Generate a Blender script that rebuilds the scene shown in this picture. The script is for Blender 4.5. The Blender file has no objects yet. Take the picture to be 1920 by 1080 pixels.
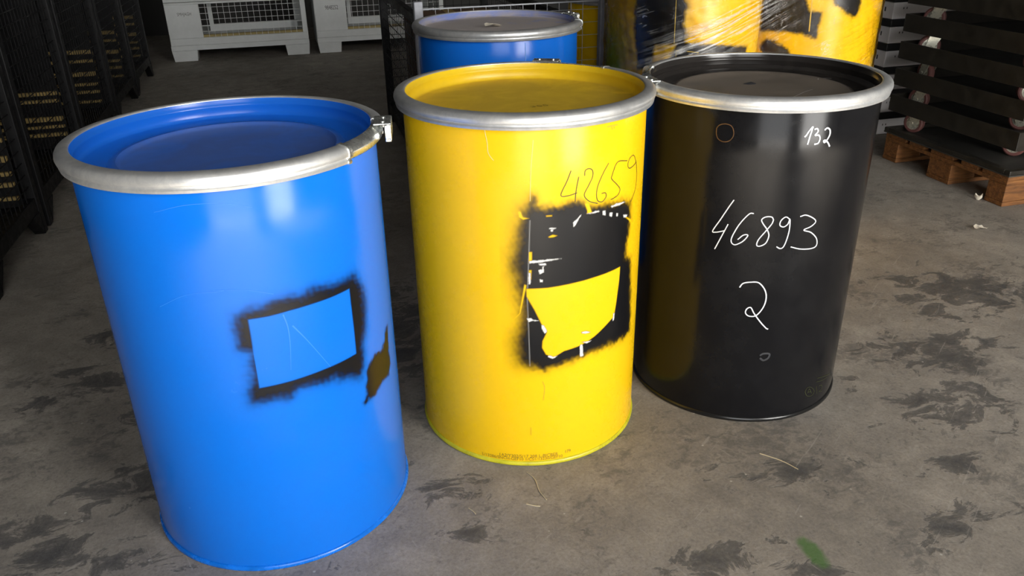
import bpy, math, random
import numpy as np
from mathutils import Matrix, Vector

scene = bpy.context.scene
col = scene.collection
rnd = random.Random(7)
R = math.radians

# ---------------------------------------------------------------- camera, light, exposure
cam_data = bpy.data.cameras.new('camera')
cam_data.sensor_width = 36.0
cam_data.lens = 36.0 * 1511.8 / 1920.0
cam_data.clip_start = 0.02
cam = bpy.data.objects.new('camera', cam_data)
col.objects.link(cam)
_r = Vector((0.96519644, -0.26084039, -0.0189243))
_u = Vector((0.12974933, 0.41477423, 0.90062614))
_f = Vector((0.2270704, 0.87173656, -0.43418248))
cam.matrix_world = Matrix(((_r.x, _u.x, -_f.x, 0.0), (_r.y, _u.y, -_f.y, 0.0), (_r.z, _u.z, -_f.z, 1.23922), (0, 0, 0, 1)))
scene.camera = cam
scene.view_settings.view_transform = 'Standard'
scene.view_settings.look = 'None'
scene.view_settings.gamma = 1.0
scene.view_settings.use_curve_mapping = False
scene.view_settings.exposure = 0.10

world = bpy.data.worlds.new('daylight_sky')
scene.world = world
world.use_nodes = True
world.node_tree.nodes['Background'].inputs[0].default_value = (0.75, 0.86, 1.0, 1)
world.node_tree.nodes['Background'].inputs[1].default_value = 1.0

GATE_Y = -2.8
GATES = [(-1.4, 0.95, 3.7, 92.0, (1.0, 0.985, 0.96)), (1.9, 3.9, 3.7, 330.0, (1.0, 0.97, 0.92))]   # x0, x1, height, watts, colour: daylight through the two loading gates behind the camera
for x0, x1, hh, pw, cl in GATES:
    ld = bpy.data.lights.new('gate_daylight', 'AREA')
    ld.shape = 'RECTANGLE'
    ld.size = x1 - x0
    ld.size_y = hh
    ld.energy = pw
    ld.color = cl
    lo = bpy.data.objects.new('gate_daylight', ld)
    lo.location = ((x0 + x1) / 2, GATE_Y - 0.02, hh / 2 + 0.05)
    lo.rotation_euler = (R(90), 0, 0)
    col.objects.link(lo)
sun_data = bpy.data.lights.new('sun', 'SUN')     # falls through the gates on the floor behind the camera
sun_data.energy = 36.0
sun_data.angle = R(12)
sun_data.color = (1.0, 0.96, 0.90)
sun = bpy.data.objects.new('sun', sun_data)
sun.rotation_euler = (R(90 - 50), 0, R(0))
col.objects.link(sun)

# ---------------------------------------------------------------- helpers
class MB:
    """collects vertices and faces for ONE mesh"""
    def __init__(self):
        self.v = []; self.f = []; self.smooth = False

    def add(self, vs, fs):
        n = len(self.v)
        self.v += [tuple(map(float, p)) for p in vs]
        self.f += [tuple(i + n for i in q) for q in fs]

    def box(self, x0, x1, y0, y1, z0, z1):
        self.add([(x0, y0, z0), (x1, y0, z0), (x1, y1, z0), (x0, y1, z0), (x0, y0, z1), (x1, y0, z1), (x1, y1, z1), (x0, y1, z1)],
                 [(0, 3, 2, 1), (4, 5, 6, 7), (0, 1, 5, 4), (1, 2, 6, 5), (2, 3, 7, 6), (3, 0, 4, 7)])

    def bar(self, a, b, r, n=4):
        a = Vector(a); b = Vector(b); d = (b - a).normalized()
        s = d.cross(Vector((0, 0, 1)))
        if s.length < 1e-4:
            s = Vector((1, 0, 0))
        s.normalize(); t = d.cross(s)
        vs = []
        for p in (a, b):
            for k in range(n):
                an = 2 * math.pi * (k + .5) / n
                vs.append(p + s * (r * math.cos(an)) + t * (r * math.sin(an)))
        fs = [(k, (k + 1) % n, n + (k + 1) % n, n + k) for k in range(n)] + [tuple(range(n - 1, -1, -1)), tuple(range(n, 2 * n))]
        self.add(vs, fs)

    def lathe(self, prof, a0=0.0, a1=360.0, seg=144, closed_profile=False):
        """prof: list of (radius, z)"""
        full = abs(a1 - a0 - 360) < 1e-6
        m = seg if full else seg + 1
        n = len(prof); vs = []
        for i in range(m):
            a = R(a0 + (a1 - a0) * i / seg)
            ca, sa = math.cos(a), math.sin(a)
            for r, z in prof:
                vs.append((r * ca, r * sa, z))
        fs = []
        pn = n if closed_profile else n - 1
        for i in range(seg):
            j = (i + 1) % m
            for k in range(pn):
                k2 = (k + 1) % n
                fs.append((i * n + k, j * n + k, j * n + k2, i * n + k2))
        if not full and closed_profile:
            fs.append(tuple(range(n - 1, -1, -1)))
            fs.append(tuple((m - 1) * n + k for k in range(n)))
        self.add(vs, fs)

    def cyl(self, c, axis, r, h, n=24):
        """solid cylinder centred on c along axis 'x','y' or 'z'"""
        vs = []
        for s in (-h / 2, h / 2):
            for k in range(n):
                a = 2 * math.pi * k / n; p, q = r * math.cos(a), r * math.sin(a)
                o = {'x': (s, p, q), 'y': (q, s, p), 'z': (p, q, s)}[axis]
                vs.append((c[0] + o[0], c[1] + o[1], c[2] + o[2]))
        fs = [(k, (k + 1) % n, n + (k + 1) % n, n + k) for k in range(n)] + [tuple(range(n - 1, -1, -1)), tuple(range(n, 2 * n))]
        self.add(vs, fs)

    def build(self, name, mat, parent=None, loc=None, smooth=None, bevel=0.0):
        me = bpy.data.meshes.new(name)
        me.from_pydata(self.v, [], self.f)
        me.update()
        me.materials.append(mat)
        if smooth is not None:
            me.polygons.foreach_set('use_smooth', [True] * len(me.polygons))
            me.set_sharp_from_angle(angle=R(smooth))
        o = bpy.data.objects.new(name, me)
        col.objects.link(o)
        if parent:
            o.parent = parent
        if loc:
            o.location = loc
        if bevel:
            bv = o.modifiers.new('bevel', 'BEVEL'); bv.width = bevel; bv.segments = 2; bv.limit_method = 'ANGLE'
        return o


def tag(o, label, cat, group=None, kind=None):
    o['label'] = label; o['category'] = cat
    if group: o['group'] = group
    if kind: o['kind'] = kind
    return o


def thing(name, label, cat, loc=(0, 0, 0), rz=0.0, group=None):
    o = bpy.data.objects.new(name, None)
    o.empty_display_size = 0.05
    o.location = loc; o.rotation_euler = (0, 0, rz)
    col.objects.link(o)
    return tag(o, label, cat, group)


def copy_tree(o, parent=None):
    c = o.copy(); col.objects.link(c); c.parent = parent
    for ch in list(o.children):
        copy_tree(ch, c)
    return c


def struct(o):
    o['kind'] = 'structure'
    return o


# ---------------------------------------------------------------- materials
def new_mat(name):
    m = bpy.data.materials.new(name); m.use_nodes = True
    nt = m.node_tree
    return m, nt, nt.nodes['Principled BSDF']


def N(nt, typ, **kw):
    n = nt.nodes.new(typ)
    for k, v in kw.items():
        setattr(n, k, v)
    return n


def noise(nt, scale, detail=4, rough=.6, dist=0.0, vec=None):
    n = N(nt, 'ShaderNodeTexNoise')
    n.inputs['Scale'].default_value = scale; n.inputs['Detail'].default_value = detail
    n.inputs['Roughness'].default_value = rough; n.inputs['Distortion'].default_value = dist
    if vec is None:
        vec = N(nt, 'ShaderNodeTexCoord').outputs['Object']
    nt.links.new(vec, n.inputs['Vector'])
    return n.outputs['Fac']


def ramp(nt, fac, stops):
    n = N(nt, 'ShaderNodeValToRGB')
    el = n.color_ramp.elements
    while len(el) < len(stops):
        el.new(0.5)
    for e, (p, c) in zip(el, stops):
        e.position = p
        e.color = (c, c, c, 1) if isinstance(c, (int, float)) else (*c, 1)
    nt.links.new(fac, n.inputs[0])
    return n.outputs[0]


def mixc(nt, fac, a, b, blend='MIX'):
    n = N(nt, 'ShaderNodeMix', data_type='RGBA', blend_type=blend)
    for s, v in ((n.inputs[0], fac), (n.inputs[6], a), (n.inputs[7], b)):
        if isinstance(v, (int, float)):
            s.default_value = v
        elif isinstance(v, tuple):
            s.default_value = (*v, 1)
        else:
            nt.links.new(v, s)
    return n.outputs[2]


def math_(nt, op, a, b=0.0, clamp=False):
    n = N(nt, 'ShaderNodeMath', operation=op, use_clamp=clamp)
    for s, v in ((n.inputs[0], a), (n.inputs[1], b)):
        if isinstance(v, (int, float)): s.default_value = v
        else: nt.links.new(v, s)
    return n.outputs[0]


def simple(name, colr, rough=.5, metal=0.0, vary=0.0, scale=20, bump=0.0, spec=.5, coat=0.0):
    m, nt, p = new_mat(name)
    p.inputs['Base Color'].default_value = (*colr, 1)
    p.inputs['Roughness'].default_value = rough
    p.inputs['Metallic'].default_value = metal
    p.inputs['Specular IOR Level'].default_value = spec
    p.inputs['Coat Weight'].default_value = coat
    p.inputs['Coat Roughness'].default_value = .08
    if vary or bump:
        f = noise(nt, scale, 5, .65)
        if vary:
            d = tuple(c * (1 - vary) for c in colr); l = tuple(min(1, c * (1 + vary)) for c in colr)
            nt.links.new(ramp(nt, f, [(.3, d), (.7, l)]), p.inputs['Base Color'])
            nt.links.new(ramp(nt, f, [(.3, max(.02, rough - .12)), (.7, min(1, rough + .12))]), p.inputs['Roughness'])
        if bump:
            b = N(nt, 'ShaderNodeBump'); b.inputs['Strength'].default_value = bump; b.inputs['Distance'].default_value = .002
            nt.links.new(f, b.inputs['Height']); nt.links.new(b.outputs[0], p.inputs['Normal'])
    return m


def drum_paint(name, colr, rough=.13, spec=.5, wob=.05):
    """glossy enamel on rolled sheet: faint vertical waviness and rub marks"""
    m, nt, p = new_mat(name)
    tc = N(nt, 'ShaderNodeTexCoord').outputs['Object']
    mp = N(nt, 'ShaderNodeMapping'); mp.inputs['Scale'].default_value = (14, 14, 1.2)
    nt.links.new(tc, mp.inputs[0])
    w = noise(nt, 1.0, 2, .5, 0, mp.outputs[0])
    b = N(nt, 'ShaderNodeBump'); b.inputs['Strength'].default_value = wob; b.inputs['Distance'].default_value = .01
    nt.links.new(w, b.inputs['Height']); nt.links.new(b.outputs[0], p.inputs['Normal'])
    rub = noise(nt, 9, 6, .7)
    nt.links.new(ramp(nt, rub, [(.4, rough), (.75, rough + .12)]), p.inputs['Roughness'])
    nt.links.new(mixc(nt, ramp(nt, rub, [(.45, 0.0), (.8, .10)]), colr, tuple(min(1, c * .8 + .04) for c in colr)), p.inputs['Base Color'])
    p.inputs['Specular IOR Level'].default_value = spec
    return m


def lid_paint(name, colr, dust_or_shade, amount, r0=.02, r1=.20, rough=.22):
    """enamel lid: dust over its flat middle; on the yellow lid a painted dull gold"""
    m, nt, p = new_mat(name)
    tc = N(nt, 'ShaderNodeTexCoord').outputs['Object']
    sx = N(nt, 'ShaderNodeSeparateXYZ'); nt.links.new(tc, sx.inputs[0])
    rr = math_(nt, 'SQRT', math_(nt, 'ADD', math_(nt, 'MULTIPLY', sx.outputs[0], sx.outputs[0]), math_(nt, 'MULTIPLY', sx.outputs[1], sx.outputs[1])))
    flat = ramp(nt, math_(nt, 'MULTIPLY', rr, 2.5), [(r1 * 2.5, 1.0), (min(.99, r1 * 2.5 + .05), .12)])
    nz = ramp(nt, noise(nt, 7, 6, .65, .8), [(.30, .5), (.58, 1.0)])
    fac = math_(nt, 'MULTIPLY', math_(nt, 'MULTIPLY', flat, nz), amount)
    wipe = ramp(nt, noise(nt, 3.1, 3, .5, 1.5), [(.62, 1.0), (.68, .25)])
    fac = math_(nt, 'MULTIPLY', fac, wipe)
    nt.links.new(mixc(nt, fac, colr, dust_or_shade), p.inputs['Base Color'])
    nt.links.new(math_(nt, 'ADD', math_(nt, 'MULTIPLY', fac, .6), rough), p.inputs['Roughness'])
    return m


def zinc(name, base=.55, rough=.30):
    m, nt, p = new_mat(name)
    f = noise(nt, 30, 6, .7, .5)
    g = noise(nt, 14, 3, .6)
    c = ramp(nt, f, [(.3, (base * .80, base * .82, base * .84)), (.55, (base, base * 1.01, base)), (.75, (base * 1.12, base * 1.13, base * 1.10))])
    nt.links.new(c, p.inputs['Base Color'])
    p.inputs['Metallic'].default_value = .72
    nt.links.new(ramp(nt, g, [(.3, rough - .03), (.7, rough + .06)]), p.inputs['Roughness'])
    return m


def mask_paint(name, rough=.35):
    """sprayed paint with feathered edge (mask r = paint, g = torn paper showing white)"""
    m, nt, p = new_mat(name)
    at = N(nt, 'ShaderNodeAttribute', attribute_name='mask')
    s = N(nt, 'ShaderNodeSeparateColor'); nt.links.new(at.outputs['Color'], s.inputs[0])
    nt.links.new(mixc(nt, s.outputs[1], (.006, .006, .007), (.75, .74, .70)), p.inputs['Base Color'])
    nt.links.new(math_(nt, 'ADD', math_(nt, 'MULTIPLY', s.outputs[1], .3), rough), p.inputs['Roughness'])
    p.inputs['Specular IOR Level'].default_value = .45
    nt.links.new(s.outputs[0], p.inputs['Alpha'])
    return m


M = {}
M['blue'] = drum_paint('blue_enamel', (.003, .152, .70), rough=.17, spec=.38)
M['yellow'] = drum_paint('yellow_enamel', (.87, .53, .006), rough=.24, spec=.30)
M['black'] = drum_paint('black_enamel', (.006, .006, .007), rough=.15, spec=.26, wob=.04)
M['lid_blue'] = lid_paint('blue_lid_enamel', (.004, .14, .68), (.09, .12, .26), .62)
M['lid_blue_dusty'] = lid_paint('dusty_blue_lid_enamel', (.004, .14, .68), (.40, .36, .345), 1.35, r1=.262)
M['lid_yellow'] = lid_paint('yellow_lid_enamel', (.90, .61, .008), (.46, .29, .04), .6, r1=.255)  # dull gold on the flat middle paints in the dark ceiling's reflection
M['lid_black'] = lid_paint('black_lid_enamel', (.008, .008, .009), (.20, .165, .13), .8, rough=.15)
M['zinc'] = zinc('galvanised_steel', .80, .34)
M['zinc_worn'] = zinc('worn_galvanised_steel', .62, .38)
M['bright'] = simple('bright_zinc', (.74, .76, .73), .26, .9, .15, 40)
M['spray'] = mask_paint('black_spray_paint', .28)
M['chime_yellow'] = simple('yellow_green_chime', (.55, .50, .02), .35, 0, .2, 30)
M['chime_blue'] = simple('blue_chime', (.003, .15, .66), .25, 0, .2, 30)
M['chime_black'] = simple('black_chime', (.008, .008, .008), .22)
M['chalk'] = simple('white_paint_marker', (.82, .84, .88), .55)
M['faint_chalk'] = simple('faint_chalk', (.40, .38, .36), .6)
M['stamp_green'] = simple('faint_olive_stamp', (.040, .048, .010), .5)
M['ink'] = simple('black_marker_ink', (.018, .016, .010), .6)
M['print'] = simple('brown_inkjet_print', (.22, .14, .01), .6)
M['scratch_blue'] = simple('scuffed_blue', (.12, .32, .80), .45)
M['rub_blue'] = simple('rubbed_blue', (.025, .21, .76), .4)
M['scratch_pale'] = simple('scuffed_yellow', (.80, .62, .22), .5)
M['scratch_dark'] = simple('dark_scuff', (.52, .32, .03), .5)
M['rust'] = simple('rusty_ring_mark', (.10, .045, .012), .5, 0, .4, 60)
M['faint'] = simple('faint_rub_mark', (.035, .036, .04), .4)
M['yellow_line'] = simple('bare_yellow_line', (.70, .48, .06), .4)
M['paper'] = simple('pale_paper', (.72, .66, .54), .8, 0, .2, 80)
M['straw'] = simple('dry_straw', (.55, .47, .30), .7)
M['cage_black'] = simple('black_cage_steel', (.0045, .0045, .005), .5, 0, .4, 30, spec=.25)
M['cage_grey'] = simple('grey_cage_steel', (.36, .37, .40), .42, 0, .2, 30)
M['wood_pale'] = simple('pale_boards', (.30, .21, .07), .7, 0, .25, 18)
M['white_steel'] = simple('white_grey_steel', (.68, .70, .69), .5, 0, .08, 6)
M['white_wire'] = simple('white_grey_wire', (.72, .74, .72), .45)
M['stencil'] = simple('grey_stencil', (.10, .10, .10), .6)
M['floorboard'] = simple('yellowish_boards', (.38, .30, .12), .7, 0, .2, 14)
M['dolly'] = simple('black_dolly_steel', (.024, .021, .016), .40, 0, .35, 20)
M['dolly_deck'] = simple('dusty_dolly_deck', (.045, .043, .038), .65, 0, .35, 9)
M['caster_fork'] = simple('zinc_caster_fork', (.70, .68, .56), .30, .55, .15, 40)
M['caster_tyre'] = simple('reddish_caster_tyre', (.20, .08, .07), .55)
M['pallet'] = None
M['crate_white'] = simple('white_crate_plastic', (.86, .84, .85), .45, 0, .06, 8)
M['crate_black'] = simple('black_crate_edge', (.012, .012, .013), .4)
M['cardboard'] = simple('brown_cardboard', (.12, .065, .03), .75, 0, .25, 8)
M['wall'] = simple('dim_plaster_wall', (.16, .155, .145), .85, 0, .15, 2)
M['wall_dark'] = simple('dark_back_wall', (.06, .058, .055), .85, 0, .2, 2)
M['ceiling'] = simple('grey_ceiling', (.12, .12, .12), .9)


def wood_mat():
    m, nt, p = new_mat('weathered_pallet_wood')
    tc = N(nt, 'ShaderNodeTexCoord').outputs['Object']
    mp = N(nt, 'ShaderNodeMapping'); mp.inputs['Scale'].default_value = (3, 30, 40); nt.links.new(tc, mp.inputs[0])
    g = noise(nt, 2, 6, .7, .6, mp.outputs[0])
    nt.links.new(ramp(nt, g, [(.3, (.07, .028, .009)), (.55, (.23, .092, .024)), (.75, (.36, .16, .045))]), p.inputs['Base Color'])
    p.inputs['Roughness'].default_value = .7
    b = N(nt, 'ShaderNodeBump'); b.inputs['Strength'].default_value = .3; b.inputs['Distance'].default_value = .003
    nt.links.new(g, b.inputs['Height']); nt.links.new(b.outputs[0], p.inputs['Normal'])
    return m
M['pallet'] = wood_mat()


def floor_mat():
    """old trowelled concrete: brownish grey, dark worn-through patches, dusty specks, one green paint spot"""
    m, nt, p = new_mat('worn_concrete')
    tc = N(nt, 'ShaderNodeTexCoord').outputs['Object']
    big = noise(nt, 1.1, 5, .6, .4)
    base = ramp(nt, big, [(.3, (.21, .190, .166)), (.5, (.272, .248, .218)), (.7, (.325, .300, .267))])
    med = noise(nt, 9, 8, .72, .3)
    base = mixc(nt, .55, base, ramp(nt, med, [(.25, (.25, .25, .26)), (.5, (.52, .51, .49)), (.75, (.85, .83, .79))]), 'OVERLAY')
    fine = noise(nt, 130, 6, .75)
    base = mixc(nt, .40, base, ramp(nt, fine, [(.3, .22), (.5, .5), (.72, .82)]), 'OVERLAY')
    # dark patches: gather on worn floor, and in the gap behind blue and yellow
    spots = [(-.50, 1.72, .16, .10), (-.50, 1.44, .15, .08), (-.63, 1.53, .10, .06), (-.70, 2.24, .16, .10), (-.62, 2.55, .14, .10), (-.82, 2.2, .10, .08), (-.72, 1.62, .10, .06),
             (1.27, 1.07, .10, .06), (1.20, 1.04, .07, .05), (1.60, 1.45, .25, .12), (2.1, 2.0, .30, .20), (1.75, 1.7, .25, .12), (1.03, 1.32, .13, .06), (.22, 1.50, .08, .05),
             (.24, 1.33, .09, .03), (.70, 1.12, .10, .05), (.90, 1.02, .08, .05), (.2, 2.3, .2, .4), (-.45, 2.05, .12, .12), (1.42, 1.24, .1, .06)]
    sep = N(nt, 'ShaderNodeSeparateXYZ'); nt.links.new(tc, sep.inputs[0])
    tot = None
    for x, y, sx_, sy_ in spots:
        dx = math_(nt, 'DIVIDE', math_(nt, 'SUBTRACT', sep.outputs[0], x), sx_)
        dy = math_(nt, 'DIVIDE', math_(nt, 'SUBTRACT', sep.outputs[1], y), sy_)
        g = math_(nt, 'EXPONENT', math_(nt, 'MULTIPLY', math_(nt, 'ADD', math_(nt, 'MULTIPLY', dx, dx), math_(nt, 'MULTIPLY', dy, dy)), -1.0))
        tot = g if tot is None else math_(nt, 'MAXIMUM', tot, g)
    mp = N(nt, 'ShaderNodeMapping'); mp.inputs['Scale'].default_value = (1, 1.5, 1); mp.inputs['Rotation'].default_value = (0, 0, R(-25)); nt.links.new(tc, mp.inputs[0])
    tear = noise(nt, 9.0, 12, .70, .6, mp.outputs[0])
    score = math_(nt, 'ADD', math_(nt, 'MULTIPLY', tot, .22), tear)
    dark = ramp(nt, score, [(.635, 0.0), (.665, .62), (.80, .95)])
    base = mixc(nt, dark, base, mixc(nt, .5, (.060, .058, .058), ramp(nt, fine, [(.3, .045), (.7, .14)])))
    rim = ramp(nt, score, [(.605, 0.0), (.63, .16), (.645, 0.0)])
    base = mixc(nt, rim, base, (.34, .32, .29))
    # small ragged smudges of trodden rubber, thickest on the right
    smn = noise(nt, 26, 12, .74, .8, mp.outputs[0]); smb = noise(nt, 3.2, 4, .6, .4)
    sml = math_(nt, 'ADD', math_(nt, 'MULTIPLY', smb, .55), math_(nt, 'MULTIPLY', smn, .55))
    base = mixc(nt, ramp(nt, sml, [(.585, 0.0), (.63, .42), (.72, .72)]), base, (.085, .083, .082))
    grit = noise(nt, 60, 10, .8, .5)
    base = mixc(nt, ramp(nt, grit, [(.36, .45), (.45, 0.0)]), base, (.10, .09, .08))
    base = mixc(nt, ramp(nt, grit, [(.60, 0.0), (.70, .50)]), base, (.42, .39, .35))
    # pale scratches and specks
    mp2 = N(nt, 'ShaderNodeMapping', vector_type='TEXTURE'); mp2.inputs['Scale'].default_value = (.40, .022, 1); mp2.inputs['Rotation'].default_value = (0, 0, R(38)); nt.links.new(tc, mp2.inputs[0])
    sc1 = ramp(nt, noise(nt, 1.7, 5, .55, .9, mp2.outputs[0]), [(.66, 0.0), (.70, .42)])
    mp3 = N(nt, 'ShaderNodeMapping', vector_type='TEXTURE'); mp3.inputs['Scale'].default_value = (.02, .35, 1); mp3.inputs['Rotation'].default_value = (0, 0, R(20)); nt.links.new(tc, mp3.inputs[0])
    sc2 = ramp(nt, noise(nt, 1.5, 5, .55, .9, mp3.outputs[0]), [(.67, 0.0), (.72, .36)])
    base = mixc(nt, math_(nt, 'MAXIMUM', sc1, sc2), base, (.40, .37, .33))
    vo = N(nt, 'ShaderNodeTexVoronoi'); vo.inputs['Scale'].default_value = 24; nt.links.new(tc, vo.inputs['Vector'])
    vs = N(nt, 'ShaderNodeSeparateColor'); nt.links.new(vo.outputs['Color'], vs.inputs[0])
    speck = math_(nt, 'MULTIPLY', ramp(nt, vo.outputs['Distance'], [(.05, 1.0), (.085, 0.0)]), ramp(nt, vs.outputs[0], [(.72, 0.0), (.80, .8)]))
    base = mixc(nt, speck, base, (.50, .47, .42))
    # the green paint spot
    gx = math_(nt, 'SUBTRACT', sep.outputs[0], .916); gy = math_(nt, 'SUBTRACT', sep.outputs[1], 1.075)
    gr = math_(nt, 'ADD', math_(nt, 'POWER', math_(nt, 'DIVIDE', gx, .024), 2), math_(nt, 'POWER', math_(nt, 'DIVIDE', gy, .055), 2))
    gm = math_(nt, 'SUBTRACT', math_(nt, 'ADD', 1.25, math_(nt, 'MULTIPLY', math_(nt, 'SUBTRACT', med, .5), 2.6)), gr)
    base = mixc(nt, ramp(nt, gm, [(.25, 0.0), (.95, .8)]), base, (.065, .16, .035))
    nt.links.new(base, p.inputs['Base Color'])
    nt.links.new(ramp(nt, score, [(.5, .72), (.8, .50)]), p.inputs['Roughness'])
    p.inputs['Specular IOR Level'].default_value = .3
    b = N(nt, 'ShaderNodeBump'); b.inputs['Strength'].default_value = .6; b.inputs['Distance'].default_value = .005
    hgt = math_(nt, 'SUBTRACT', math_(nt, 'ADD', math_(nt, 'MULTIPLY', fine, .35), math_(nt, 'ADD', math_(nt, 'MULTIPLY', med, .5), math_(nt, 'MULTIPLY', grit, .3))), math_(nt, 'MULTIPLY', dark, .35))
    nt.links.new(hgt, b.inputs['Height']); nt.links.new(b.outputs[0], p.inputs['Normal'])
    return m
M['floor'] = floor_mat()


def film_mat():
    """clear stretch film pulled tight, stretched diagonal wrinkles with painted white highlights"""
    m, nt, p = new_mat('clear_stretch_film')
    uv = N(nt, 'ShaderNodeUVMap').outputs[0]
    mp = N(nt, 'ShaderNodeMapping', vector_type='TEXTURE'); mp.inputs['Rotation'].default_value = (0, 0, R(20)); mp.inputs['Scale'].default_value = (.45, .016, 1); nt.links.new(uv, mp.inputs[0])
    w = noise(nt, 1.0, 6, .62, .3, mp.outputs[0])
    mp2 = N(nt, 'ShaderNodeMapping', vector_type='TEXTURE'); mp2.inputs['Rotation'].default_value = (0, 0, R(4)); mp2.inputs['Scale'].default_value = (.5, .010, 1); nt.links.new(uv, mp2.inputs[0])
    w2 = noise(nt, 1.0, 4, .6, .2, mp2.outputs[0])
    crump = noise(nt, 26, 4, .6, 1.0, uv)
    reg = noise(nt, 5.0, 3, .6, .3, uv)
    regm = ramp(nt, reg, [(.50, .0), (.66, .8)])
    line = ramp(nt, w, [(.53, 0.0), (.545, .8), (.56, .0), (.64, .0), (.66, .7), (.68, .0)])
    rope = ramp(nt, w, [(.46, 0.0), (.54, .85), (.60, .15), (.66, .8)])
    sp = N(nt, 'ShaderNodeSeparateXYZ'); nt.links.new(uv, sp.inputs[0])
    vv = math_(nt, 'SUBTRACT', math_(nt, 'ADD', math_(nt, 'MULTIPLY', math_(nt, 'SUBTRACT', sp.outputs[0], FILM_U0), -math.sin(R(20))), math_(nt, 'MULTIPLY', sp.outputs[1], math.cos(R(20)))), .80 * math.cos(R(20)))
    g1 = math_(nt, 'EXPONENT', math_(nt, 'MULTIPLY', math_(nt, 'POWER', math_(nt, 'DIVIDE', vv, .055), 2), -1.0))
    ug = math_(nt, 'EXPONENT', math_(nt, 'MULTIPLY', math_(nt, 'POWER', math_(nt, 'DIVIDE', math_(nt, 'SUBTRACT', sp.outputs[0], FILM_U0 + .04), .20), 2), -1.0))
    g1 = math_(nt, 'MULTIPLY', g1, ug)
    spark = ramp(nt, crump, [(.63, 0.0), (.66, .7), (.69, .0)])
    streak = math_(nt, 'MAXIMUM', math_(nt, 'MULTIPLY', math_(nt, 'MAXIMUM', line, spark), regm), math_(nt, 'MULTIPLY', rope, g1))  # wrinkle highlights put in as white streaks, thickest along one gathered band
    b = N(nt, 'ShaderNodeBump'); b.inputs['Strength'].default_value = .9; b.inputs['Distance'].default_value = .01
    nt.links.new(math_(nt, 'ADD', math_(nt, 'ADD', math_(nt, 'MULTIPLY', w, .7), math_(nt, 'MULTIPLY', w2, .3)), math_(nt, 'MULTIPLY', crump, .5)), b.inputs['Height'])
    gl = N(nt, 'ShaderNodeBsdfGlossy'); gl.inputs['Roughness'].default_value = .12; nt.links.new(b.outputs[0], gl.inputs['Normal'])
    tr = N(nt, 'ShaderNodeBsdfTransparent')
    df = N(nt, 'ShaderNodeBsdfDiffuse'); df.inputs['Color'].default_value = (.85, .85, .82, 1)
    nt.links.new(b.outputs[0], df.inputs['Normal'])
    lw = N(nt, 'ShaderNodeFresnel'); lw.inputs['IOR'].default_value = 1.4; nt.links.new(b.outputs[0], lw.inputs['Normal'])
    m1 = N(nt, 'ShaderNodeMixShader'); nt.links.new(math_(nt, 'MULTIPLY', lw.outputs[0], 1.2, True), m1.inputs[0]); nt.links.new(tr.outputs[0], m1.inputs[1]); nt.links.new(gl.outputs[0], m1.inputs[2])
    m2 = N(nt, 'ShaderNodeMixShader'); nt.links.new(streak, m2.inputs[0]); nt.links.new(m1.outputs[0], m2.inputs[1])
    m3 = N(nt, 'ShaderNodeMixShader'); m3.inputs[0].default_value = .75; nt.links.new(gl.outputs[0], m3.inputs[1]); nt.links.new(df.outputs[0], m3.inputs[2])
    nt.links.new(m3.outputs[0], m2.inputs[2])
    nt.links.new(m2.outputs[0], nt.nodes['Material Output'].inputs['Surface'])
    return m
FILM_U0 = .42
M['film'] = film_mat()

# ---------------------------------------------------------------- the hall
fl = MB(); fl.add([(-8, -9, 0), (10, -9, 0), (10, 10, 0), (-8, 10, 0)], [(0, 1, 2, 3)])
struct(fl.build('floor', M['floor']))
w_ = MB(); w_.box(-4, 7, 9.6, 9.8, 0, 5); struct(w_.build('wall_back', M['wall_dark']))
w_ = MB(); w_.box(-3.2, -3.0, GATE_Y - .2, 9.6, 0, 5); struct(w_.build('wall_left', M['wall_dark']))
w_ = MB(); w_.box(6.2, 6.4, GATE_Y - .2, 9.6, 0, 5); struct(w_.build('wall_right', M['wall']))
w_ = MB(); w_.box(-4, 7, GATE_Y - .2, 9.8, 5, 5.2); struct(w_.build('ceiling', M['ceiling']))
w_ = MB(); xs = -3.0
for x0, x1, hh, pw, cl in GATES:
    w_.box(xs, x0, GATE_Y - .2, GATE_Y, 0, 5); w_.box(x0, x1, GATE_Y - .2, GATE_Y, hh + .1, 5); xs = x1
w_.box(xs, 6.2, GATE_Y - .2, GATE_Y, 0, 5)
struct(w_.build('wall_front', M['wall']))

# ---------------------------------------------------------------- marks traced on drum shells: lists of (azimuth in degrees, height in metres)
BLUE_OUT = [(267.36,0.5878),(270.27,0.5936),(277.63,0.601),(286.38,0.6083),(290.67,0.6009),(292.98,0.606),(296.89,0.6077),(304.44,0.6025),(309.93,0.6018),(314.74,0.6006),(317.09,0.5841),(318.9,0.5616),(319.69,0.5219),(317.85,0.4841),(315.24,0.4512),(314.32,0.4063),(312.3,0.3876),(307.18,0.3959),(300.48,0.4111),(294.26,0.4173),(288.41,0.4197),(284.68,0.4209),(281.29,0.4087),(274.82,0.4105),(270.17,0.4102),(266.87,0.4061),(267.17,0.425),(268.84,0.4511),(269.39,0.4776),(269.95,0.5137),(266.23,0.5279),(266.25,0.5456),(266.91,0.5739)]
BLUE_IN = [(270.77,0.58),(278.12,0.5799),(285.62,0.5818),(292.93,0.5821),(302.35,0.5813),(311.87,0.5815),(311.76,0.5499),(311.78,0.4983),(311.55,0.4398),(302.79,0.4398),(295.56,0.4401),(286.42,0.4389),(278.54,0.4377),(270.4,0.4367),(270.47,0.5034),(270.77,0.5487)]
BLUE_SIDE = [(337.19,0.4384),(329.68,0.4021),(321.4,0.406),(316.24,0.3864),(315.95,0.3609),(313.52,0.322),(319.62,0.3198),(326.62,0.3301),(333.74,0.3324),(336.44,0.3481),(336.01,0.3805)]
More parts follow.
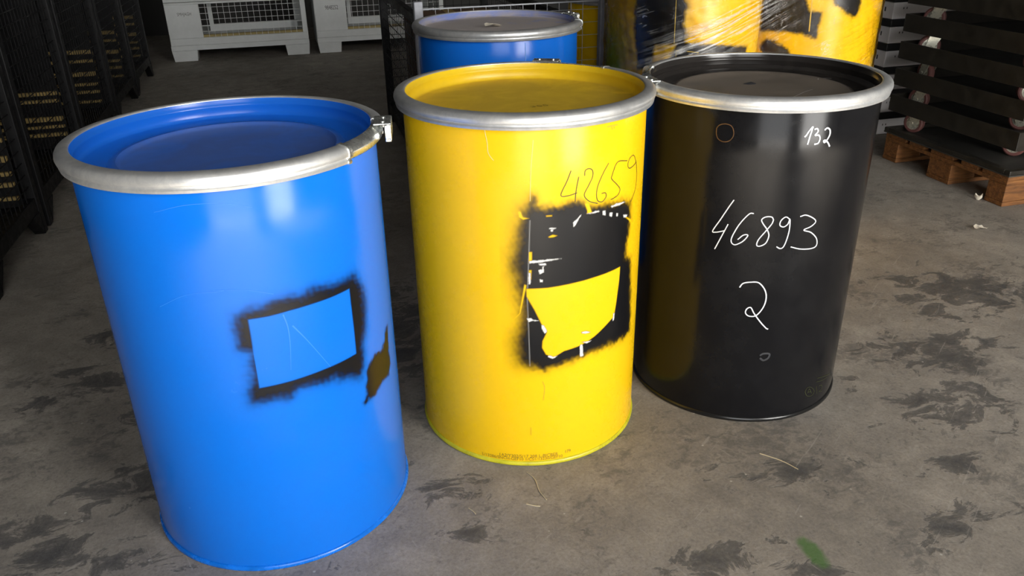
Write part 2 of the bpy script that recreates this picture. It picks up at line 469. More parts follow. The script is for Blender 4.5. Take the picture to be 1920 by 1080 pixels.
BLUE_SCR = [[(283.15,0.5771),(284.12,0.55),(283.98,0.5141),(282.79,0.4619)],[(285.91,0.5507),(290.9,0.5098),(298.38,0.4406)],[(261.12,0.6429),(271.67,0.6373),(281.01,0.6206)],[(246.22,0.7861),(257.09,0.7983),(268.74,0.7979),(278.68,0.7843)],[(287.97,0.7989),(291.24,0.8008),(293.94,0.805)],[(240.06,0.609),(251.48,0.6352),(264.66,0.6404)]]
YEL_OUT = [(254.53,0.6651),(257.95,0.6834),(258.41,0.6645),(263.81,0.6605),(267.82,0.6613),(271.92,0.6626),(274.01,0.6663),(277.24,0.6655),(282.39,0.6502),(287.87,0.6479),(293.21,0.6452),(299.23,0.6409),(306.36,0.636),(311.32,0.6235),(311.53,0.5908),(310.94,0.5616),(309.24,0.5312),(308.73,0.4983),(313.87,0.4833),(316.09,0.4146),(317.08,0.3521),(318.16,0.2873),(310.28,0.2839),(303.76,0.2858),(296.57,0.2942),(289.05,0.2924),(282.4,0.2904),(272.79,0.2807),(267.15,0.2764),(261.68,0.2705),(255.78,0.2801),(250.47,0.2903),(249.04,0.3405),(250.71,0.3699),(252.36,0.3987),(251.93,0.4326),(250.48,0.4603),(250.05,0.4878),(248.66,0.5254),(248.76,0.5521),(250.39,0.5889),(250.97,0.6146),(253.02,0.6451)]
YEL_IN = [(253.89,0.4769),(263.83,0.4771),(274.54,0.48),(286.44,0.4822),(304.3,0.4823),(304.0,0.4497),(302.32,0.3945),(300.93,0.3615),(296.02,0.3497),(288.78,0.332),(283.51,0.322),(278.57,0.3164),(271.58,0.3119),(266.58,0.2997),(262.77,0.3091),(260.96,0.3276),(261.18,0.3451),(263.31,0.3675),(260.68,0.3887),(257.59,0.4237),(254.05,0.4576)]
YEL_WHITE = [[(253.93,0.4044),(256.0,0.4042),(257.34,0.3982),(254.95,0.3957)],[(257.35,0.3994),(259.43,0.3977),(257.55,0.3965)],[(260.68,0.387),(261.94,0.3854),(263.53,0.3685),(262.25,0.3645),(261.2,0.3742)],[(280.24,0.3529),(283.36,0.3512),(285.46,0.3448),(282.76,0.345),(280.87,0.3486)],[(279.77,0.3209),(281.0,0.3194),(281.77,0.2882),(279.9,0.2877)],[(280.36,0.3262),(286.12,0.3224),(283.53,0.3189)],[(263.85,0.3073),(266.58,0.3009),(268.24,0.3027),(266.04,0.2965),(263.85,0.3025)],[(300.12,0.3702),(301.2,0.3682),(300.71,0.35),(299.99,0.3513)],[(255.35,0.5426),(262.81,0.5439),(269.85,0.543),(262.81,0.5397),(255.74,0.5372)],[(255.09,0.5148),(256.1,0.5147),(255.85,0.4877),(255.03,0.4878)],[(264.32,0.6158),(267.36,0.6154),(267.36,0.6129),(264.32,0.6132)],[(265.03,0.6119),(265.84,0.6115),(265.74,0.6075),(265.03,0.6083)],[(259.56,0.5354),(262.81,0.5344),(262.8,0.5312),(259.96,0.5311)],[(259.54,0.5194),(260.76,0.5217),(261.27,0.5135),(259.94,0.5107)],[(261.28,0.5269),(261.99,0.5293),(261.78,0.5133),(261.17,0.5162)],[(260.14,0.4976),(261.57,0.4961),(261.36,0.4907),(260.34,0.4921)],[(290.58,0.6337),(292.22,0.6318),(292.3,0.6224),(290.78,0.6252)],[(294.83,0.6251),(296.94,0.6224),(296.42,0.6141),(294.91,0.6171)],[(304.92,0.6057),(308.61,0.6013),(308.06,0.5962),(305.39,0.6002)],[(287.94,0.6376),(281.88,0.6363),(285.47,0.6339),(288.6,0.6348)],[(295.42,0.6384),(299.24,0.6404),(306.37,0.6355),(301.82,0.6333),(296.2,0.6354)],[(275.22,0.6213),(279.02,0.6363),(276.33,0.6153),(275.46,0.6119)],[(299.51,0.6175),(300.86,0.6157),(300.6,0.6097),(299.58,0.6121)]]
YEL_HOLE = [[(280.37,0.662),(282.93,0.6588),(284.86,0.6346),(281.87,0.6374),(282.08,0.6423)],[(263.82,0.5959),(265.84,0.6002),(268.1,0.597),(266.36,0.5938),(264.33,0.5936)],[(255.29,0.5637),(256.79,0.5635),(256.75,0.544),(255.24,0.5389)],[(255.2,0.5213),(256.51,0.5211),(256.27,0.4985),(255.16,0.4986)],[(250.61,0.6561),(252.07,0.6562),(253.01,0.6426),(255.74,0.6399),(252.99,0.636),(251.05,0.6426)],[(262.82,0.6443),(265.61,0.6442),(265.62,0.6412),(263.02,0.6412)],[(253.11,0.4879),(254.22,0.4851),(251.37,0.4157),(247.66,0.3952),(247.15,0.3991),(250.54,0.4167)],[(306.96,0.6005),(312.92,0.5831),(317.82,0.5583),(316.56,0.5588),(310.49,0.5843),(306.6,0.5978)]]
YEL_LINE = [[(255.92,0.6348),(255.39,0.5627),(254.35,0.4548),(254.9,0.3699),(255.25,0.2814)]]
YEL_HAND = [[(273.91,0.7366),(272.09,0.7148),(269.39,0.6864),(272.51,0.683),(276.93,0.6868)],[(277.53,0.7212),(276.4,0.6922),(275.98,0.6673)],[(280.35,0.7208),(280.67,0.7321),(282.56,0.7349),(284.32,0.7292),(284.4,0.7159),(282.38,0.6977),(280.39,0.6791),(282.96,0.6634),(287.52,0.6539)],[(293.27,0.7376),(290.45,0.7204),(287.63,0.6963),(286.77,0.6769),(287.47,0.6608),(290.11,0.6554),(292.29,0.6643),(291.75,0.6735),(289.52,0.6741)],[(306.3,0.7284),(298.92,0.7334),(295.66,0.7084),(295.45,0.7001),(298.99,0.6841),(301.35,0.6709),(300.38,0.66),(297.24,0.6551),(295.24,0.6541)],[(315.27,0.7153),(312.25,0.733),(308.54,0.7307),(307.01,0.7173),(308.98,0.7079),(314.46,0.7112),(315.27,0.7153),(317.19,0.6811),(316.04,0.6507),(311.34,0.6271)]]
YEL_FIBRE = [[(237.24,0.8295),(237.68,0.8171),(238.35,0.7985),(238.56,0.7796),(239.82,0.7688),(240.98,0.7628)]]
YEL_SCR = [[(257.61,0.8061),(256.55,0.7429),(256.11,0.6774)],[(255.39,0.113),(255.41,0.09)],[(261.21,0.2384),(262.16,0.2199),(261.51,0.1872)]]
YEL_TEXT = [[(239.62,0.028)],[(268.94,0.0284)],[(230.18,0.0169)],[(271.41,0.0198)],[(272.82,0.0301)],[(275.72,0.0283)],[(252.43,0.0222)],[(252.46,0.0321)]]
BLK_BIG = [[(231.72,0.6042),(229.66,0.5855),(226.34,0.5524),(223.08,0.5208),(224.66,0.5186),(228.8,0.5257)],[(230.15,0.5434),(227.7,0.5115),(224.88,0.4754)],[(241.34,0.5757),(239.23,0.5732),(235.42,0.5467),(232.73,0.5153),(232.48,0.5),(234.28,0.4939),(237.43,0.503),(239.47,0.516),(239.56,0.522),(237.63,0.5199),(235.34,0.5078)],[(250.67,0.5618),(249.62,0.5687),(246.91,0.5684),(245.24,0.561),(246.24,0.5507),(248.43,0.5363),(249.44,0.5216),(248.43,0.5036),(245.86,0.4953),(244.37,0.4979),(244.94,0.5119),(247.73,0.5333),(250.05,0.5512),(250.67,0.5618)],[(258.35,0.5623),(256.26,0.5685),(254.25,0.56),(253.99,0.5483),(255.78,0.544),(257.64,0.5507),(258.35,0.5623),(258.77,0.5388),(258.26,0.5152),(257.08,0.4944),(255.49,0.4898),(253.66,0.4948)],[(263.18,0.5679),(266.12,0.5702),(270.17,0.5606),(271.8,0.5508),(269.56,0.5403),(266.03,0.5333),(270.06,0.5252),(273.69,0.5079),(274.35,0.4892),(271.45,0.4835),(265.64,0.4856),(260.61,0.493)],[(238.75,0.3849),(240.21,0.3964),(243.49,0.401),(247.44,0.4008),(250.68,0.3837),(252.01,0.3615),(251.23,0.3357),(248.29,0.3126),(244.9,0.3096),(243.01,0.3174),(243.34,0.3286),(245.19,0.3332),(247.0,0.3188),(250.39,0.2965),(253.76,0.2781),(255.03,0.2747)]]
BLK_SMALL = [[(259.81,0.7553),(260.57,0.7593),(261.64,0.7688),(263.09,0.7774),(262.53,0.7621),(261.68,0.7379)],[(263.96,0.7714),(265.32,0.7726),(265.89,0.7659),(264.73,0.7582),(266.52,0.7576),(267.37,0.7492),(266.75,0.7396),(264.89,0.7377)],[(269.07,0.768),(270.4,0.7723),(271.96,0.7667),(272.15,0.7553),(271.01,0.7444),(270.04,0.7399),(269.4,0.7435),(270.25,0.7447),(271.74,0.7391),(273.11,0.7292)]]
BLK_RING = [[(220.31,0.7666),(221.55,0.7739),(224.19,0.7781),(226.91,0.7753),(228.25,0.7645),(228.25,0.7514),(226.61,0.7406),(223.98,0.7374),(221.48,0.7425),(220.43,0.7534),(220.31,0.7666)]]
BLK_SMUDGE = [[(252.64,0.1992),(254.31,0.2046),(257.38,0.2035),(257.06,0.1919),(254.77,0.1853),(252.8,0.1923)]]
L_BLACK = [[(209.18,0.9183),(243.25,0.924),(247.22,0.8985),(245.45,0.8728),(245.23,0.8381),(247.44,0.8119),(247.11,0.7855),(260.22,0.7792),(276.75,0.7694),(298.88,0.7547),(300.62,0.7131),(253.91,0.7047),(221.62,0.6899),(212.87,0.6894),(209.05,0.812)]]
L_HOLE = [[(225.85,0.7751),(240.93,0.7816),(239.16,0.7493),(236.84,0.7273),(224.21,0.713),(224.62,0.7459)]]
L_LINE = [[(238.94,0.9239),(239.17,0.8552),(239.46,0.7815)],[(241.21,0.7352),(241.25,0.7585),(251.25,0.7552),(256.91,0.7512)]]
R_BLACK = [[(202.21,0.8767),(230.83,0.8838),(238.69,0.8471),(247.33,0.8398),(246.93,0.8002),(246.12,0.7465),(233.93,0.7666),(221.95,0.7696),(201.92,0.7634),(201.87,0.8185)],[(249.89,0.8846),(257.5,0.8691),(264.58,0.8456),(272.24,0.8231),(275.64,0.824),(278.04,0.8516),(278.9,0.8795)],[(203.41,0.7104),(208.08,0.7347),(212.64,0.7348),(219.92,0.72),(225.62,0.7061),(228.22,0.6832),(206.86,0.674)]]
R_LINE = [[(239.57,0.8846),(239.97,0.8283),(240.33,0.7731)]]
BLK_STAMP = [[(282.6098, 0.0677), (283.7286, 0.0791), (287.1855, 0.0749), (290.1751, 0.0579), (288.8603, 0.047), (284.7943, 0.0526), (282.6098, 0.0677)], [(284.8683, 0.0608), (285.6021, 0.0727), (288.0531, 0.0552)], [(285.1604, 0.0636), (287.3448, 0.0615)], [(291.4495, 0.0704), (293.3018, 0.0433)], [(294.1117, 0.0667), (297.068, 0.0621), (297.7593, 0.0506), (295.2367, 0.046), (299.0566, 0.0393)], [(290.7401, 0.0849), (296.0727, 0.0792), (302.4829, 0.075)], [(291.1566, 0.0956), (298.4285, 0.0874), (307.099, 0.0757)]]
YEL_RUST = [[(291.4642, 0.8154), (295.259, 0.8155), (297.9913, 0.8142)], [(294.2844, 0.8152), (294.6925, 0.8071)], [(295.5927, 0.8152), (296.0033, 0.8082)]]


def smooth_path(pts, n=6):
    """Catmull-Rom through 2-D points"""
    P = [np.array(p, float) for p in pts]
    if len(P) < 3:
        return [P[0] + (P[-1] - P[0]) * t for t in np.linspace(0, 1, n + 1)]
    P = [2 * P[0] - P[1]] + P + [2 * P[-1] - P[-2]]
    out = []
    for i in range(1, len(P) - 2):
        p0, p1, p2, p3 = P[i - 1:i + 3]
        for t in np.linspace(0, 1, n, endpoint=False):
            out.append(.5 * ((2 * p1) + (-p0 + p2) * t + (2 * p0 - 5 * p1 + 4 * p2 - p3) * t * t + (-p0 + 3 * p1 - 3 * p2 + p3) * t ** 3))
    out.append(P[-2])
    return out


def stroke(mb, pts, rad, width, off=.0006, n=6, taper=False, straight=False):
    """a painted line lying on a cylinder of radius rad"""
    path = [np.array(p, float) for p in pts] if straight else smooth_path(pts, n)
    s = np.array([(R(t) * rad, z) for t, z in path])
    m = len(s)
    d = np.gradient(s, axis=0); d /= np.maximum(np.linalg.norm(d, axis=1)[:, None], 1e-9)
    nn = np.stack([-d[:, 1], d[:, 0]], 1)
    vs = []
    for i in range(m):
        w = width / 2
        if taper:
            w *= .35 + .65 * (1 - i / (m - 1))
        for sg, o in ((-1, off), (0, off + width * .08), (1, off)):
            a, z = s[i] + nn[i] * w * sg
            rr = rad + o
            vs.append((rr * math.cos(a / rad), rr * math.sin(a / rad), z))
    fs = []
    for i in range(m - 1):
        for k in (0, 1):
            fs.append((i * 3 + k, i * 3 + k + 1, i * 3 + k + 4, i * 3 + k + 3))
    mb.add(vs, fs)


def sdf(poly, X, Y):
    """signed distance to polygon, negative inside"""
    p = np.array(poly); n = len(p)
    best = np.full(X.shape, 1e9); inside = np.zeros(X.shape, bool)
    for i in range(n):
        a = p[i]; b = p[(i + 1) % n]; e = b - a
        wx, wy = X - a[0], Y - a[1]
        t = np.clip((wx * e[0] + wy * e[1]) / max(e @ e, 1e-12), 0, 1)
        best = np.minimum(best, np.hypot(wx - e[0] * t, wy - e[1] * t))
        c1 = (a[1] > Y) != (b[1] > Y)
        with np.errstate(divide='ignore', invalid='ignore'):
            xi = (b[0] - a[0]) * (Y - a[1]) / (b[1] - a[1]) + a[0]
        inside ^= c1 & (X < xi)
    return np.where(inside, -best, best)


def wob(X, Y, s, seed):
    r_ = random.Random(seed); o = 0 * X
    for k in range(14):
        a = r_.uniform(0, 6.28); fq = s * r_.uniform(.5, 2.5); ph = r_.uniform(0, 6.28)
        o = o + np.sin((X * math.cos(a) + Y * math.sin(a)) * fq + ph) / 14 ** .5
    return o


def spray_patch(name, label, rad, parent, outs, holes=(), whites=(), lines=(), step=.002, soft=.010, holesoft=.0015, off=.0004, pad=.03, leftsoft=0.0, seed=1):
    """feathered patch of spray paint on a shell of radius rad: geometry follows the shell, a vertex mask says where paint is"""
    cv = lambda poly: [(R(t) * rad, z) for t, z in poly]
    al = [q for o in outs for q in cv(o)] + [q for o in whites for q in cv(o)] + [q for o in lines for q in cv(o)]
    ax = np.array(al)
    x0, y0 = ax.min(0) - pad; x1, y1 = ax.max(0) + pad
    nx = int((x1 - x0) / step) + 1; ny = int((y1 - y0) / step) + 1
    X, Y = np.meshgrid(np.linspace(x0, x1, nx), np.linspace(y0, y1, ny))
    a = np.zeros_like(X)
    for o in outs:
        d = sdf(cv(o), X, Y) + wob(X, Y, 260, seed) * .0022 + wob(X, Y, 90, seed + 5) * .002
        sft = soft + leftsoft * np.clip((ax[:, 0].min() + .06 - X) / .06, 0, 1)
        a = np.maximum(a, 1 / (1 + np.exp(np.clip(d / (sft * .28), -40, 40))))
    for h_ in holes:
        d = sdf(cv(h_), X, Y)
        a = np.minimum(a, np.clip(.5 + d / (2 * holesoft), 0, 1))
    g = np.zeros_like(X)
    for w in whites:
        d = sdf(cv(w), X, Y) + wob(X, Y, 700, seed + 9) * .0005
        k = np.clip(.5 - d / .002, 0, 1)
        g = np.maximum(g, k)
    for l in lines:
        for p, q in zip(cv(l)[:-1], cv(l)[1:]):
            p = np.array(p); q = np.array(q); e = q - p
            t = np.clip(((X - p[0]) * e[0] + (Y - p[1]) * e[1]) / (e @ e), 0, 1)
            d = np.hypot(X - p[0] - e[0] * t, Y - p[1] - e[1] * t)
            g = np.maximum(g, np.clip(1 - d / .0016, 0, 1) * .35 * (a > .3))
    a = np.maximum(a, g)
    rr = rad + off
    vs = np.stack([rr * np.cos(X / rad), rr * np.sin(X / rad), Y], -1).reshape(-1, 3)
    idx = np.arange(nx * ny).reshape(ny, nx)
    fs = np.stack([idx[:-1, :-1], idx[:-1, 1:], idx[1:, 1:], idx[1:, :-1]], -1).reshape(-1, 4)
    af = a.reshape(-1)
    fs = fs[(af[fs].max(1) > .004)]
    used = np.unique(fs); remap = -np.ones(nx * ny, int); remap[used] = np.arange(len(used))
    me = bpy.data.meshes.new(name)
    me.from_pydata(vs[used].tolist(), [], remap[fs].tolist()); me.update()
    at = me.color_attributes.new('mask', 'FLOAT_COLOR', 'POINT')
    c = np.zeros((len(used), 4), np.float32); c[:, 0] = af[used]; c[:, 1] = g.reshape(-1)[used]; c[:, 3] = 1
    at.data.foreach_set('color', c.reshape(-1))
    me.polygons.foreach_set('use_smooth', [True] * len(me.polygons))
    me.materials.append(M['spray'])
    o = bpy.data.objects.new(name, me); col.objects.link(o); o.parent = parent
    o['label'] = label
    return o


def text_mesh(s, width, height):
    """outline of the words s as flat triangles, scaled to width x height, origin bottom left"""
    cu = bpy.data.curves.new('lettering', 'FONT'); cu.body = s; cu.resolution_u = 3
    ob = bpy.data.objects.new('lettering', cu); col.objects.link(ob)
    dg = bpy.context.evaluated_depsgraph_get()
    me = bpy.data.meshes.new_from_object(ob.evaluated_get(dg))
    v = np.array([tuple(q.co) for q in me.vertices]); f = [tuple(q.vertices) for q in me.polygons]
    bpy.data.objects.remove(ob); bpy.data.curves.remove(cu); bpy.data.meshes.remove(me)
    v[:, 0] = (v[:, 0] - v[:, 0].min()) / (v[:, 0].max() - v[:, 0].min()) * width
    v[:, 1] = (v[:, 1] - v[:, 1].min()) / (v[:, 1].max() - v[:, 1].min()) * height
    return v, f


def wrap_text(mb, s, a0, a1, z, height, rad, off=.0006):
    v, f = text_mesh(s, R(a1 - a0) * rad, height)
    rr = rad + off
    mb.add([(rr * math.cos(R(a0) + x / rad), rr * math.sin(R(a0) + x / rad), z + y) for x, y, _ in v], f)


# ---------------------------------------------------------------- drums
def ring_profile(H, Rr, wide=True):
    """bent clamp ring: inner crest, slope falling outwards, two beads below"""
    d = Rr - .300
    if wide:
        return [(.2838 + d, H - .030), (.2900 + d, H - .0315), (.2958 + d, H - .0300), (.2970 + d, H - .0250), (.2940 + d, H - .0215), (.2942 + d, H - .0195), (.2992 + d, H - .0170), (.3003 + d, H - .0120),
                (.2993 + d, H - .0065), (.2965 + d, H - .0020), (.2925 + d, H + .0004), (.2850 + d, H + .0016), (.2790 + d, H + .0022), (.2755 + d, H + .0018), (.2738 + d, H - .0002), (.2736 + d, H - .0035), (.2760 + d, H - .0100), (.2800 + d, H - .0200)]
    return [(.2845 + d, H - .0270), (.2915 + d, H - .0265), (.2955 + d, H - .0225), (.2968 + d, H - .0160), (.2950 + d, H - .0090), (.2890 + d, H - .0035), (.2810 + d, H + .0005),
            (.2768 + d, H + .0014), (.2748 + d, H - .0010), (.2760 + d, H - .0100), (.2800 + d, H - .0200)]


def lid_profile(H, Rr, kind):
    d = Rr - .300
    p = [(.2762 + d, H - .0020), (.2737 + d, H - .0010), (.2728 + d, H - .0050), (.2712 + d, H - .0105), (.2698 + d, H - .0125), (.2692 + d, H - .0150), (.2702 + d, H - .0180), (.2700 + d, H - .0300)]
    if kind == 'stepped':
        p += [(.2675 + d, H - .0365), (.2630, H - .0385), (.2420, H - .0390), (.2120, H - .0395), (.2080, H - .0372), (.2040, H - .0372), (.2000, H - .0420), (.1950, H - .0455), (.12, H - .0450), (.0, H - .0445)]
    elif kind == 'shallow':
        p = p[:-1] + [(.2695 + d, H - .0190), (.2660 + d, H - .0215), (.2600, H - .0225), (.20, H - .0220), (.0, H - .0210)]
    elif kind == 'flat':
        p += [(.2670 + d, H - .0350), (.2620, H - .0375), (.2560, H - .0385), (.20, H - .0375), (.10, H - .0365), (.0, H - .0360)]
    else:
        p += [(.2690 + d, H - .0270), (.2640 + d, H - .0300), (.2600, H - .0350), (.2480, H - .0370), (.2130, H - .0372), (.2080, H - .0345), (.2030, H - .0350), (.1980, H - .0375), (.10, H - .0370), (.0, H - .0365)]
    return p


def drum(label, xy, H, Rr, Rb, paint, lidmat, chime, lidkind, ring_mat, latch, z0=0.0, group=None, seg=160):
    """steel drum with clamp-ring lid. latch: azimuth where the closing lever ends"""
    t = thing('steel_drum', label, 'drum', (xy[0], xy[1], z0), 0, group)
    b = MB(); b.lathe([(.0, .012), (Rb - .004, .012), (Rb - .001, .004), (Rb, .014), (Rb, .10), (Rb, .3), (Rb, .5), (Rb, .7), (Rb, H - .022), (Rb - .004, H - .014)], seg=seg)
    b.build('body', paint, t, smooth=40)
    c = MB(); c.lathe([(Rb - .004, .0), (Rb + .0015, .0), (Rb + .0038, .0025), (Rb + .0042, .006), (Rb + .0030, .0100), (Rb + .0004, .0125), (Rb - .003, .012)], seg=seg, closed_profile=True)
    c.build('base_chime', chime, t, smooth=60)
    l = MB(); l.lathe(lid_profile(H, Rr, lidkind), seg=seg)
    l.build('lid', lidmat, t, smooth=50)
    a0 = latch - 33; a1 = latch + 6
    r = MB(); r.lathe(ring_profile(H, Rr), a1, a0 + 360, seg, True)
    ro = r.build('clamp_ring', ring_mat, t, smooth=50)
    lv = MB(); lv.lathe(ring_profile(H, Rr, False), a0 - 1, a1 + .6, 30, True)
    lo = lv.build('closing_lever', M['bright'], t, smooth=50); lo['label'] = 'smooth bright closing lever bridging the gap of the ring'
    # sleeve where the ring ends, and folded latch clip
    d = .0016
    sl = MB(); sl.lathe([(q + (d if q > .285 else -d), z + (d if z > H - .012 else -d)) for q, z in ring_profile(H, Rr)], a0 - 1.4, a0 + .2, 3, True)
    sl.build('ring_end_sleeve', M['bright'], t, smooth=50)
    k = MB()
    ca = R(latch + 1)
    e = Vector((math.cos(ca), math.sin(ca), 0)); s = Vector((-math.sin(ca), math.cos(ca), 0))
    def slab(o0, o1, s0, s1, z0_, z1_):
        vs = [e * o + s * q + Vector((0, 0, z)) for z in (z0_, z1_) for o, q in ((o0, s0), (o1, s0), (o1, s1), (o0, s1))]
        k.add(vs, [(0, 3, 2, 1), (4, 5, 6, 7), (0, 1, 5, 4), (1, 2, 6, 5), (2, 3, 7, 6), (3, 0, 4, 7)])
    slab(Rr - .020, Rr + .014, -.034, .034, H + .0014, H + .0044)
    slab(Rr + .011, Rr + .014, -.034, .034, H - .030, H + .0014)
    slab(Rr + .002, Rr + .014, -.037, -.0341, H - .026, H + .0014)
    slab(Rr + .002, Rr + .014, .0341, .037, H - .026, H + .0014)
    slab(Rr + .001, Rr + .0125, -.016, .016, H - .037, H - .0302)
    k.build('latch_clip', M['bright'], lo, bevel=.0015)
    for q in (-.018, .018):
        pv = MB(); pp = e * (Rr - .002) + s * q
        pv.cyl((pp.x, pp.y, H + .0050), 'z', .0042, .002, 14)
        pv.build('rivet', M['bright'], lo)
    return t


def marks(t, name, strokes, rad, width, mat, label=None, **kw):
    m = MB()
    for s in strokes:
        stroke(m, s, rad, width, **kw)
    o = m.build(name, mat, t, smooth=80)
    if label:
        o['label'] = label
    return o


BLUE = (-.138, 1.620); YEL = (.504, 1.785); BLK = (1.118, 1.794); BACK = (.716, 2.876)
# the large blue drum
db = drum('large glossy blue drum at the front left with black spray around a bare blue rectangle', BLUE, .8528, .300, .2807, M['blue'], M['lid_blue'], M['chime_blue'], 'stepped', M['zinc'], 350)
spray_patch('spray_frame', 'matt black sprayed frame around a bare rectangle', .2807, db, [BLUE_OUT], [BLUE_IN], soft=.020, seed=3)
spray_patch('spray_smear', 'small slanted black spray smear at the right edge', .2807, db, [BLUE_SIDE], soft=.008, seed=8)
for s_ in BLUE_SCR[:2]:
    marks(db, 'scratch', [s_], .2807, .0026, M['rub_blue'], 'pale rub mark inside the bare rectangle', taper=True)
for s_ in BLUE_SCR[2:4] + BLUE_SCR[5:]:
    marks(db, 'scratch', [s_], .2807, .0009, M['rub_blue'], 'thin pale arc scratched across the shell')
# embossed marks on the ring
em = MB()
for k in range(13):
    if k in (3, 6): continue
    a = 246 + k * 1.9
    p0 = (.2900 * math.cos(R(a)), .2900 * math.sin(R(a)), .8500)
    em.cyl(p0, 'z', .0014 + .0005 * (k % 3), .0010, 8)
em.build('embossed_marks', M['bright'], db)

# the yellow drum
dy = drum('yellow drum in the middle with black sprayed patch and handwritten 42659', YEL, .8588, .297, .2777, M['yellow'], M['lid_yellow'], M['chime_yellow'], 'flat', M['zinc_worn'], 62)
spray_patch('spray_patch', 'ragged black sprayed patch with torn white paper edges', .2777, dy, [YEL_OUT], [YEL_IN] + YEL_HOLE, YEL_WHITE, YEL_LINE, step=.0016, soft=.016, leftsoft=.022, seed=12)
marks(dy, 'handwriting', YEL_HAND, .2777, .0017, M['ink'], 'thin black handwritten number 42659')
marks(dy, 'fibre', YEL_FIBRE, .2777, .0016, M['scratch_pale'], 'pale stray fibre stuck under the ring')
for s_, m_ in zip(YEL_SCR, ('scratch_pale', 'scratch_dark', 'scratch_dark')):
    marks(dy, 'scratch', [s_], .2777, .0012, M[m_], 'thin vertical scuff')
tx = MB()
wrap_text(tx, '1A2/Y302/S/17 208 L-BICBER', 239.6, 269.0, .0235, .0088, .2777)
wrap_text(tx, 'L/13286/SNCH-GEF10 1/CS1/13230/GEF10', 230.2, 271.4, .0150, .0085, .2777)
wrap_text(tx, '179', 272.8, 275.7, .0255, .0085, .2777)
o_ = tx.build('printed_code', M['print'], dy); o_['label'] = 'two overlapping lines of small brown printed code'

marks(dy, 'rust_mark', YEL_RUST, .2777, .0016, M['scratch_dark'], 'small rusty smear under the ring')
v_, f_ = text_mesh('355', .042, .014)
sm_ = MB(); sm_.add([(-.004 + a * .99 - b_ * .15, -.075 + a * .15 + b_ * .99, .8588 - .0356) for a, b_, _ in v_], f_)
o_ = sm_.build('scribble', M['print'], dy); o_['label'] = 'tiny dark scribble on the lid'

# the black drum
dk = drum('black drum on the right with white handwritten 132, 46893 and 2', BLK, .8418, .2991, .2798, M['black'], M['lid_black'], M['chime_black'], 'beaded', M['zinc'], 176)
marks(dk, 'handwriting', BLK_BIG[:6], .2798, .0026, M['chalk'], 'white handwritten number 46893', off=.0008)
marks(dk, 'handwriting', BLK_BIG[6:], .2798, .0030, M['chalk'], 'white handwritten number 2', off=.0008)
marks(dk, 'handwriting', BLK_SMALL, .2798, .0034, M['chalk'], 'small white handwritten number 132', off=.0008)
marks(dk, 'rust_ring', BLK_RING, .2798, .0020, M['rust'], 'faint brown ring mark')
marks(dk, 'smudge', BLK_SMUDGE, .2798, .0050, M['faint'], 'small grey smudge')
marks(dk, 'stamp', BLK_STAMP, .2798, .0011, M['stamp_green'], 'faint olive green stamp near the foot')
# marks on the black lid
lm = MB()
zl = .8418 - .0360
def lid_line(mb, pts, w, z):
    P = [np.array(p, float) for p in smooth_path(pts, 5)]
    d = np.gradient(np.array(P), axis=0); d /= np.maximum(np.linalg.norm(d, axis=1)[:, None], 1e-9)
    vs = []
    for i, p in enumerate(P):
        nn_ = np.array([-d[i][1], d[i][0]]) * w / 2
        vs += [(p[0] - nn_[0], p[1] - nn_[1], z), (p[0] + nn_[0], p[1] + nn_[1], z)]
    mb.add(vs, [(2 * i, 2 * i + 2, 2 * i + 3, 2 * i + 1) for i in range(len(P) - 1)])
for pts_, w_l in (([(-.025, -.135), (.02, -.115), (.07, -.080), (.105, -.062)], .0022), ([(-.145, -.12), (-.11, -.125), (-.085, -.10), (-.10, -.075)], .0014), ([(.185, .035), (.20, .05), (.225, .035)], .0022)):
    lm = MB(); lid_line(lm, pts_, w_l, zl)
    o_ = lm.build('chalk_scratch', M['faint_chalk'], dk); o_['label'] = 'pale scratch on the lid'
pc = MB()
for k in range(5):
    aa = k * 1.256
    pc.add([(0, .05, zl + .005)] + [((.020 + .006 * math.sin(3 * q + k)) * math.cos(q), .05 + (.014 + .004 * math.cos(2 * q)) * math.sin(q), zl - .002) for q in np.linspace(0, 6.283, 10, endpoint=False)],
           [(0, 1 + q, 1 + (q + 1) % 10) for q in range(10)])
    break
o_ = pc.build('paint_blob', M['faint'], dk, smooth=60); o_['label'] = 'dried grey paint blob in the middle of the lid'

# blue drum behind
dd = drum('dusty blue drum behind the yellow drum in front of the mesh cages', BACK, .8585, .300, .2807, M['blue'], M['lid_blue_dusty'], M['chime_blue'], 'shallow', M['zinc_worn'], 10)
marks(dd, 'weld_seam', [[(274.5, .05), (274.5, .4), (274.5, .82)]], .2807, .0022, M['scratch_blue'], 'pale vertical weld seam')

# ---------------------------------------------------------------- wrapped yellow drums
gW = 'yellow drums wrapped in film'
LD = (1.419, 2.861); RD = (2.020, 2.980); PZ = .140
d1 = drum('wrapped yellow drum with large black sprayed areas, left of the wrapped pair', LD, .853, .298, .2790, M['yellow'], M['lid_yellow'], M['chime_yellow'], 'flat', M['zinc_worn'], 90, PZ, None, 96)
d2 = drum('wrapped yellow drum with three black sprayed shapes, right of the wrapped pair', RD, .853, .298, .2790, M['yellow'], M['lid_yellow'], M['chime_yellow'], 'flat', M['zinc_worn'], 90, PZ, None, 96)
dz = lambda polys: [[(t, z - PZ) for t, z in p] for p in polys]
def extend_up(p, top):   # shapes cut by the frame's top go on upwards
    zt = max(z for _, z in p)
    return [(t, top if z > zt - .012 else z) for t, z in p]
spray_patch('spray_patch', 'broad black sprayed area', .2790, d1, [extend_up(p, .80) for p in dz(L_BLACK)], dz(L_HOLE), step=.004, soft=.010, holesoft=.006, off=.0005, seed=21)
spray_patch('spray_patch', 'black sprayed shapes', .2790, d2, [extend_up(p, .79) if k < 2 else p for k, p in enumerate(dz(R_BLACK))], step=.004, soft=.010, off=.0005, seed=22)
